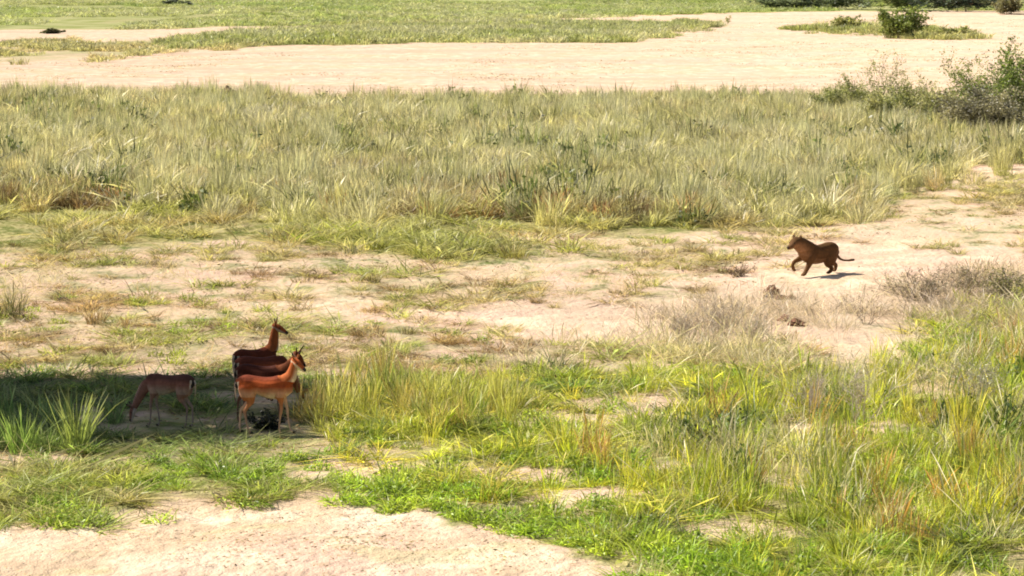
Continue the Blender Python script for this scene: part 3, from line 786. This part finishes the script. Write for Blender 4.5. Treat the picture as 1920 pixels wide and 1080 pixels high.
# ------------------------------------------------------------ single plants
def stems(n, h, spread, seed, w=.03, depth=2, kids=4, up=.9):
    g = np.random.default_rng(seed); segs = []; tips = []
    def grow(p, d, L, r, lev):
        k = 4 if lev == 0 else 3
        pts = [p]
        for i in range(k):
            d = d + g.normal(0, .16, 3) + np.array([0, 0, .06]); d /= np.linalg.norm(d)
            p = p + d * L / k; pts.append(p)
        segs.append((np.array(pts), r))
        if lev >= depth - 1:
            tips.extend([pts[-1], pts[-2], (pts[-1] + pts[-2]) / 2, pts[1]]); 
        if lev < depth:
            for j in range(kids):
                q = pts[g.integers(1, k + 1)]
                e = d + g.normal(0, .62, 3); e[2] = abs(e[2]) * .8 + .05; e /= np.linalg.norm(e)
                grow(q, e, L * g.uniform(.35, .6), r * .5, lev + 1)
    for i in range(n):
        a = g.uniform(0, 6.283); s = spread * g.uniform(.1, 1)
        d = np.array([math.cos(a) * s, math.sin(a) * s, up]); d /= np.linalg.norm(d)
        b = np.array([math.cos(a), math.sin(a), 0]) * g.uniform(0, .08) * h
        grow(b - np.array([0, 0, .03]), d, h * g.uniform(.5, .8), w * g.uniform(.5, 1), 0)
    V = []; F = []
    for pts, r in segs:
        m = len(pts); o = len(V)
        for i, p in enumerate(pts):
            rr = r * (1 - .75 * i / (m - 1)) * .5
            t = pts[min(i + 1, m - 1)] - pts[max(i - 1, 0)]; t /= np.linalg.norm(t)
            u = np.cross(t, (.3, .9, .1)); u /= np.linalg.norm(u); v = np.cross(t, u)
            for k in range(4):
                th = k * math.pi / 2; V.append(p + (u * math.cos(th) + v * math.sin(th)) * rr)
        for i in range(m - 1):
            for k in range(4):
                F.append((o + i * 4 + k, o + i * 4 + (k + 1) % 4, o + (i + 1) * 4 + (k + 1) % 4, o + (i + 1) * 4 + k))
    return np.array(V), np.array(F), np.array(tips)

def tintmesh(name, VFB, tints, seed, dryv=0.0, zr=None):
    V, F, B = VFB; g = np.random.default_rng(seed)
    B = B.copy(); B[:, 2] = dryv
    me = new_mesh(name, V, F); vattr(me, 'bl', B)
    T = np.array(tints); q = np.clip(fbm(V[:, 0] * 1.3 + seed, V[:, 1] * 1.3 + V[:, 2] * 1.7, seed, 2) * 2 - .5, 0, .999) * (len(T) - 1)
    i = q.astype(int); f = (q - i)[:, None]
    vattr(me, 'tint', T[i] * (1 - f) + T[np.minimum(i + 1, len(T) - 1)] * f)
    return me

def shrub(name, px, py, h, spread, nst, nleaf, lsize, tints, label, cat, seed, twig=None, depth=2, kids=4, group=None, w=.03, sc=(1, 1, 1), up=.9, jit=.09):
    root = bpy.data.objects.new(name, None); col.objects.link(root)
    V, F, tips = stems(nst, h, spread, seed, w, depth, kids, up)
    link('branches', new_mesh('branches', V, F), twig or BARK, root)
    if nleaf:
        g = np.random.default_rng(seed + 1)
        P = tips[g.integers(0, len(tips), nleaf)] + g.normal(0, jit * h, (nleaf, 3)) * (g.uniform(0, 1, (nleaf, 1)) ** 1.5)
        P[:, 2] = np.maximum(P[:, 2], .04)
        link('foliage', tintmesh('foliage', leaves(P, lsize, seed + 2, .7), tints, seed), LEAF, root)
    g = at(px, py)
    root.location = (g.x, g.y, float(H(g.x, g.y))); root.scale = sc
    root.rotation_euler = (0, 0, seed * 1.3)
    tag(root, label, cat, group)
    return root

SH = 'shrubs on the riverbed'
DG0 = [(.05, .075, .03), (.09, .12, .045), (.14, .16, .06)]
OG = [(.20, .22, .08), (.32, .33, .13), (.42, .40, .20)]
GY = [(.13, .12, .08), (.22, .20, .13), (.32, .29, .18)]
shrub('shrub', 1850, 262, 2.4, 1.2, 36, 26000, .095, GY, 'large grey twiggy shrub, darkest bush at the right edge of the tall grass', 'shrub', 31, DARKTWIG, group=SH, sc=(1.35, 1, .85), kids=5)
shrub('shrub', 1905, 240, 3.1, .7, 20, 14000, .11, [(.12, .16, .04), (.20, .26, .05)], 'bright green leafy shrub rising behind the large grey bush at right edge', 'shrub', 32, group=SH, kids=5)
shrub('shrub', 1835, 232, 2.7, .75, 16, 8000, .10, [(.14, .18, .05), (.24, .28, .06)], 'green shrub with loose upright tips directly behind the grey bush', 'shrub', 36, group=SH, kids=5)
shrub('shrub', 1650, 220, 2.6, .6, 12, 2600, .08, OG, 'open thin stemmed shrub with seed heads sticking above the tall grass against sand', 'shrub', 33, DARKTWIG, group=SH, kids=4, jit=.06)
shrub('shrub', 1605, 222, 1.9, .8, 16, 7000, .085, OG, 'low olive shrub merging into the tall grass left of the thin stemmed one', 'shrub', 37, DARKTWIG, group=SH, kids=4)
shrub('shrub', 1700, 226, 1.9, .8, 16, 7000, .085, OG, 'low olive shrub between the thin stemmed shrub and the large grey bush', 'shrub', 38, DARKTWIG, group=SH, kids=4)
shrub('shrub', 1555, 226, 1.5, .9, 16, 6000, .085, OG, 'olive shrub at the left end of the row merging into the tall grass', 'shrub', 73, DARKTWIG, group=SH, kids=5)
shrub('shrub', 1755, 236, 1.7, .9, 18, 7000, .085, OG, 'olive shrub touching the left side of the large grey bush', 'shrub', 74, DARKTWIG, group=SH, kids=5)
shrub('shrub', 1655, 236, 1.5, 1.0, 16, 7000, .085, OG, 'low olive shrub in front of the open thin stemmed one', 'shrub', 75, DARKTWIG, group=SH, kids=5)
shrub('shrub', 1690, 72, 3.0, 1.1, 18, 6000, .26, [(.20, .25, .07), (.20, .25, .06)], 'rounded green shrub alone on the far pale sand', 'shrub', 34, group=SH, kids=5, sc=(1.15, 1, 1))
shrub('shrub', 1585, 57, 2.0, 1.4, 16, 4500, .26, OG, 'low spreading olive shrub left of the rounded green one on far sand', 'shrub', 35, group=SH, kids=5, sc=(1.5, 1, .8))
shrub('shrub', 1790, 68, 1.1, 1.4, 14, 2600, .22, OG, 'flat low scrub right of the rounded green shrub on far sand', 'shrub', 39, group=SH, kids=5, sc=(2.4, 1, .7))
shrub('shrub', 1365, 45, 1.0, .9, 5, 300, .14, OG, 'tiny dark sprig on the open far sand', 'shrub', 46, group=SH, kids=3)
for k, (px, py, h, c, lb, sx) in enumerate((
        (1810, 22, 5.0, [(.05, .085, .055), (.10, .14, .08)], 'darkest bushy tree at the top edge, right of the centre of far bank', 3.2),
        (1700, 20, 4.5, [(.16, .22, .08), (.26, .31, .13)], 'green bushy tree at the top edge above the rounded shrub', 3.2),
        (1590, 18, 4.0, [(.13, .17, .09), (.21, .24, .14)], 'muted green bush at the top edge left of the green bushy tree', 3.2),
        (1470, 18, 3.4, [(.18, .22, .13), (.26, .29, .18)], 'grey green bush at the top edge, leftmost of the far bushes', 3.2),
        (1890, 26, 3.0, [(.19, .18, .10), (.26, .25, .13)], 'pale olive bush in the top right corner', 1.8))):
    shrub('bush', px, py, h, 1.2, 18, 9000, .26, c, lb, 'bush', 60 + k, group='bushes along the far bank', kids=5, sc=(sx, 1, 1))
# dead, leafless bushes on the right
DR = 'dry leafless bushes on the right'
shrub('dead_bush', 1815, 552, .8, 1.2, 20, 900, .04, [(.16, .14, .07), (.26, .22, .11)], 'brown green scrub bush between the dark dead bush and the right edge', 'dead bush', 52, DARKTWIG, group=DR, kids=6, w=.02, sc=(1.4, 1, .9))
shrub('dead_bush', 1890, 575, .9, 1.0, 18, 1400, .045, [(.18, .18, .07), (.28, .26, .10)], 'olive scrub bush at the right edge level with the dead bushes', 'dead bush', 53, DARKTWIG, group=DR, kids=6, w=.02, sc=(1.3, 1, 1))
shrub('dead_bush', 1290, 645, .7, .8, 20, 200, .03, [(.3, .25, .2), (.2, .17, .12)], 'pale twiggy dead bush left of the greyish upright one, nearer the grass', 'dead bush', 54, PALETWIG, group=DR, kids=6, w=.02, sc=(1.6, 1, 1))
shrub('dead_bush', 1420, 645, .6, .9, 18, 200, .03, [(.3, .25, .2), (.2, .17, .12)], 'pale twiggy dead bush right of the greyish upright one, below the clods', 'dead bush', 55, PALETWIG, group=DR, kids=6, w=.018, sc=(1.6, 1, 1))
shrub('dead_bush', 1730, 565, .85, 1.3, 26, 900, .04, GY, 'dark twiggy dead bush right of the running lion', 'dead bush', 41, DARKTWIG, group=DR, kids=5, w=.016, sc=(1.5, 1, .9))
shrub('dead_bush', 1345, 625, .75, .9, 22, 300, .03, [(.3, .25, .2), (.2, .17, .12)], 'greyish upright dead bush in front of the lion on the sand', 'dead bush', 42, PALETWIG, group=DR, kids=6, w=.022, sc=(1.6, 1, 1))
shrub('dead_bush', 1240, 600, .4, .9, 12, 100, .03, [(.3, .25, .2), (.2, .17, .12)], 'small pale dead bush left of the greyish upright one', 'dead bush', 43, PALETWIG, group=DR, kids=4, w=.012, sc=(1.6, 1, 1))
shrub('dead_bush', 1385, 519, .32, 1.3, 18, 700, .03, [(.2, .14, .1), (.14, .1, .07)], 'low brown dead sprig just left of the lion on sand', 'dead bush', 44, DARKTWIG, group=DR, kids=4, w=.014, sc=(1.9, 1, 1))
shrub('dead_bush', 1625, 610, .7, 1.1, 14, 250, .03, [(.3, .2, .13), (.2, .15, .1)], 'brownish dead bush below the lion shadow at sand edge', 'dead bush', 45, DARKTWIG, group=DR, kids=4, w=.012, sc=(1.5, 1, 1))
shrub('dead_bush', 1520, 790, 1.0, .5, 12, 0, .03, None, 'tall bleached dead stalks standing among the green grass', 'dead bush', 47, PALETWIG, group=DR, kids=6, w=.024)
shrub('dead_bush', 1610, 800, 1.05, .5, 9, 0, .03, None, 'second tall bleached dead stalk bush, right of the first among the grass', 'dead bush', 48, PALETWIG, group=DR, kids=6, w=.024)
shrub('dead_bush', 1830, 770, 1.0, .8, 16, 900, .035, [(.34, .36, .24), (.42, .42, .30)], 'silvery grey leaved bush in the grass near the right edge', 'dead bush', 49, PALETWIG, group=DR, kids=6, w=.022)

def tuft(px, py, h, w, tints, label, seed, n=90, wd=.012, dryv=.5, curve=.35):
    me = tintmesh('grass_tuft', blades(n, h, .6, w * .35, .35, curve, wd, .15, seed), tints, seed, dryv)
    o = link('grass_tuft', me, LEAF)
    g = at(px, py); o.location = (g.x, g.y, float(H(g.x, g.y)) + .01)
    tag(o, label, 'grass tuft', 'single tufts standing on the sand'); return o
BR = [(.30, .20, .10), (.40, .27, .13), (.22, .18, .07)]
GN = [(.16, .22, .05), (.26, .30, .08)]
OL = [(.14, .13, .05), (.24, .22, .09)]
tuft(20, 596, .85, .9, [(.12, .12, .05), (.30, .25, .12)], 'tall dark based grass tuft at the left edge', 1, 170)
tuft(180, 608, .42, .5, BR, 'orange brown grass tuft, larger of the pair on the left sand', 2, 140)
tuft(238, 614, .30, .45, BR, 'smaller straw brown tuft right of the orange brown one', 3, 90)
tuft(690, 634, .30, .9, [(.32, .18, .10), (.22, .2, .08)], 'wide low reddish brown tuft above the cluster of impalas', 4, 160)
tuft(765, 628, .22, .4, OL, 'small olive tuft right of the wide reddish one', 5)
tuft(735, 583, .18, .3, GN, 'small green sprout alone on open sand', 6, 50)
tuft(703, 530, .28, .35, OL, 'upright green sprig on the far sand', 7, 60)
tuft(570, 530, .20, .8, [(.33, .25, .14), (.2, .18, .08)], 'flattened brown tuft on the pale sand patch', 8, 90, curve=.8)
tuft(880, 474, .45, .9, [(.18, .2, .05), (.34, .26, .09)], 'bushy yellow olive tuft in front of the tall grass', 9, 150)
tuft(965, 484, .42, 1.0, [(.20, .22, .05), (.36, .27, .10)], 'bushy golden tuft at the corner of the pale sand', 10, 160)
tuft(658, 476, .3, .4, [(.05, .07, .03), (.09, .12, .04)], 'very dark green small tuft in the grass fringe', 11, 80)
tuft(1470, 395, .65, 1.0, [(.40, .20, .12), (.34, .24, .12)], 'russet dry tuft at the foot of the tall grass above the lion', 12, 140)
tuft(1885, 630, .6, .5, [(.36, .16, .07), (.26, .24, .06)], 'rust red tuft in the green grass at right edge', 13, 90)
tuft(1693, 712, .35, .3, [(.32, .14, .07), (.2, .12, .05)], 'small rust red tuft at the sand edge of the grass', 14, 80)
tuft(145, 845, 1.0, .45, [(.28, .34, .09), (.36, .40, .12)], 'tall pale green tuft standing brightest in the shade', 15, 120, .014, .3, .18)
tuft(40, 850, .75, .5, [(.20, .32, .07), (.30, .40, .10)], 'yellow green tuft at the left edge of the shade', 16, 90, .014, .2, .25)
tuft(1480, 640, .25, .5, [(.3, .2, .14), (.36, .28, .2)], 'sparse brown tuft beneath the clods on the sand', 17, 60)

# ------------------------------------------------------------ clods, stones, stump
def clod(name, px, py, size, mat, label, cat, group, seed, sc=(1, 1, .6)):
    import bmesh
    bm = bmesh.new(); bmesh.ops.create_icosphere(bm, subdivisions=4, radius=1)
    for v in bm.verts:
        c = v.co
        q = 0.35 + 1.3 * float(fbm(c.x * 2.3 + seed * 7 + c.z, c.y * 2.3 + c.z * 3.1, seed, 4))
        v.co = Vector((c.x * sc[0], c.y * sc[1], c.z * sc[2])) * q * size
    me = bpy.data.meshes.new(name); bm.to_mesh(me); bm.free()
    o = link(name, me, mat); g = at(px, py)
    o.location = (g.x, g.y, float(H(g.x, g.y)) + size * sc[2] * .35); o.rotation_euler = (0, 0, seed)
    tag(o, label, cat, group)
CG = 'reddish clods below the lion'
clod('earth_clod', 1446, 556, .15, CLOD, 'tallest reddish clod, upper left of the row below the lion', 'clod', CG, 1, (1, 1, 1.1))
clod('earth_clod', 1464, 561, .11, CLOD, 'flat reddish clod beside the tallest one', 'clod', CG, 2)
clod('earth_clod', 1484, 560, .10, CLOD, 'reddish clod at the right end of the upper row', 'clod', CG, 3)
clod('earth_clod', 1472, 602, .14, CLOD, 'dull clod in the lower row, left one', 'clod', CG, 4)
clod('earth_clod', 1492, 611, .15, CLOD, 'dull clod in the lower row, larger right one', 'clod', CG, 5, (1.3, 1, .6))
clod('stone', 118, 566, .10, DARKCLOD, 'small dark stone on the sand above the brown tufts', 'stone', None, 6, (1.2, 1, .7))
clod('termite_mound', 427, 198, .42, STUMP, 'dark brown mound poking out of the back of the tall grass', 'mound', None, 7, (1.3, 1, 1.4))
shrub('shade_clump', 500, 808, .32, 1.5, 18, 1800, .05, [(.02, .026, .018), (.05, .055, .035)], 'low leafy clump with shade put into its dark leaves, between the legs of the nearest impala', 'shrub', 51, DARKTWIG, kids=4, w=.012)  # leaf colour carries the shadow under the impalas on top of dark leaves
shrub('shrub', 100, 63, .7, 1.6, 14, 2600, .18, [(.09, .10, .05), (.18, .18, .09)], 'low brownish scrub in the far meadow near the top left corner', 'shrub', 71, DARKTWIG, group=SH, sc=(3.6, 1, .8))
shrub('shrub', 335, 12, 1.6, 1.6, 12, 2200, .34, [(.05, .07, .04), (.10, .12, .06)], 'low dark scrub at the very top of the meadow', 'shrub', 72, DARKTWIG, group=SH, sc=(4.0, 1, .8))

# ------------------------------------------------------------ the tree, out of the picture on the left, that throws the shade
def shade_tree():
    root = bpy.data.objects.new('shade_tree', None); col.objects.link(root)
    sh = at(0, 772); zc = 8.6
    shift = zc / math.tan(SUN_EL)
    cx, cy = -8.1 - SHADOW.x * shift, 47.4 - SHADOW.y * shift
    g = np.random.default_rng(5)
    n = 26000; m = n * 3
    q = g.uniform(-1, 1, (m, 3))
    d = (np.abs(q[:, 0]) ** 3.2 + np.abs(q[:, 1]) ** 3.2) ** (1 / 3.2)
    ok = (d < 0.93 + .12 * (fbm(np.arctan2(q[:, 1], q[:, 0]) * 2.2 + 9, q[:, 0] * 0, 3, 3) - .5) * 2) & (np.abs(q[:, 2]) < np.sqrt(np.clip(1.02 - d * d * .8, 0, 1)))
    ok &= (fbm(q[:, 0] * 4 + 5, q[:, 1] * 4, 77, 2) + .15 * q[:, 2]) > .36
    q = q[ok][:n]
    P = q * np.array([5.1, 4.15, 1.5]) + np.array([0, 0, zc + .4])
    me = tintmesh('crown', leaves(P, .26, 3, .5), [(.05, .08, .025), (.09, .13, .04)], 9)
    link('crown', me, LEAF, root)
    V = []; F = []
    def limb(a, b, r0, r1, wob=.25, k=7):
        a, b = np.array(a, float), np.array(b, float); pts = []
        for i in range(k + 1):
            t = i / k; pts.append((a + (b - a) * t + g.normal(0, wob, 3) * math.sin(t * math.pi) * .5, r0 + (r1 - r0) * t))
        o = len(V)
        for p, r in pts:
            for j in range(8): V.append(p + np.array([math.cos(j * .7854), math.sin(j * .7854), 0]) * r)
        for i in range(k):
            for j in range(8): F.append((o + i * 8 + j, o + i * 8 + (j + 1) % 8, o + (i + 1) * 8 + (j + 1) % 8, o + (i + 1) * 8 + j))
    limb((0, 0, -.2), (.2, .1, 4.2), .38, .27)
    for k in range(9):
        a = k * .7 + .2; r = g.uniform(1.8, 3.9)
        limb((.2, .1, 3.9 + .1 * k), (math.cos(a) * r * 1.15, math.sin(a) * r, zc + g.uniform(-.6, .8)), .17, .04, .5)
    link('trunk', new_mesh('trunk', np.array(V), np.array(F), True), BARK, root)
    root.location = (cx, cy, float(H(cx, cy)))
    tag(root, 'broad flat topped tree left of the picture that shades the impalas', 'tree')
shade_tree()
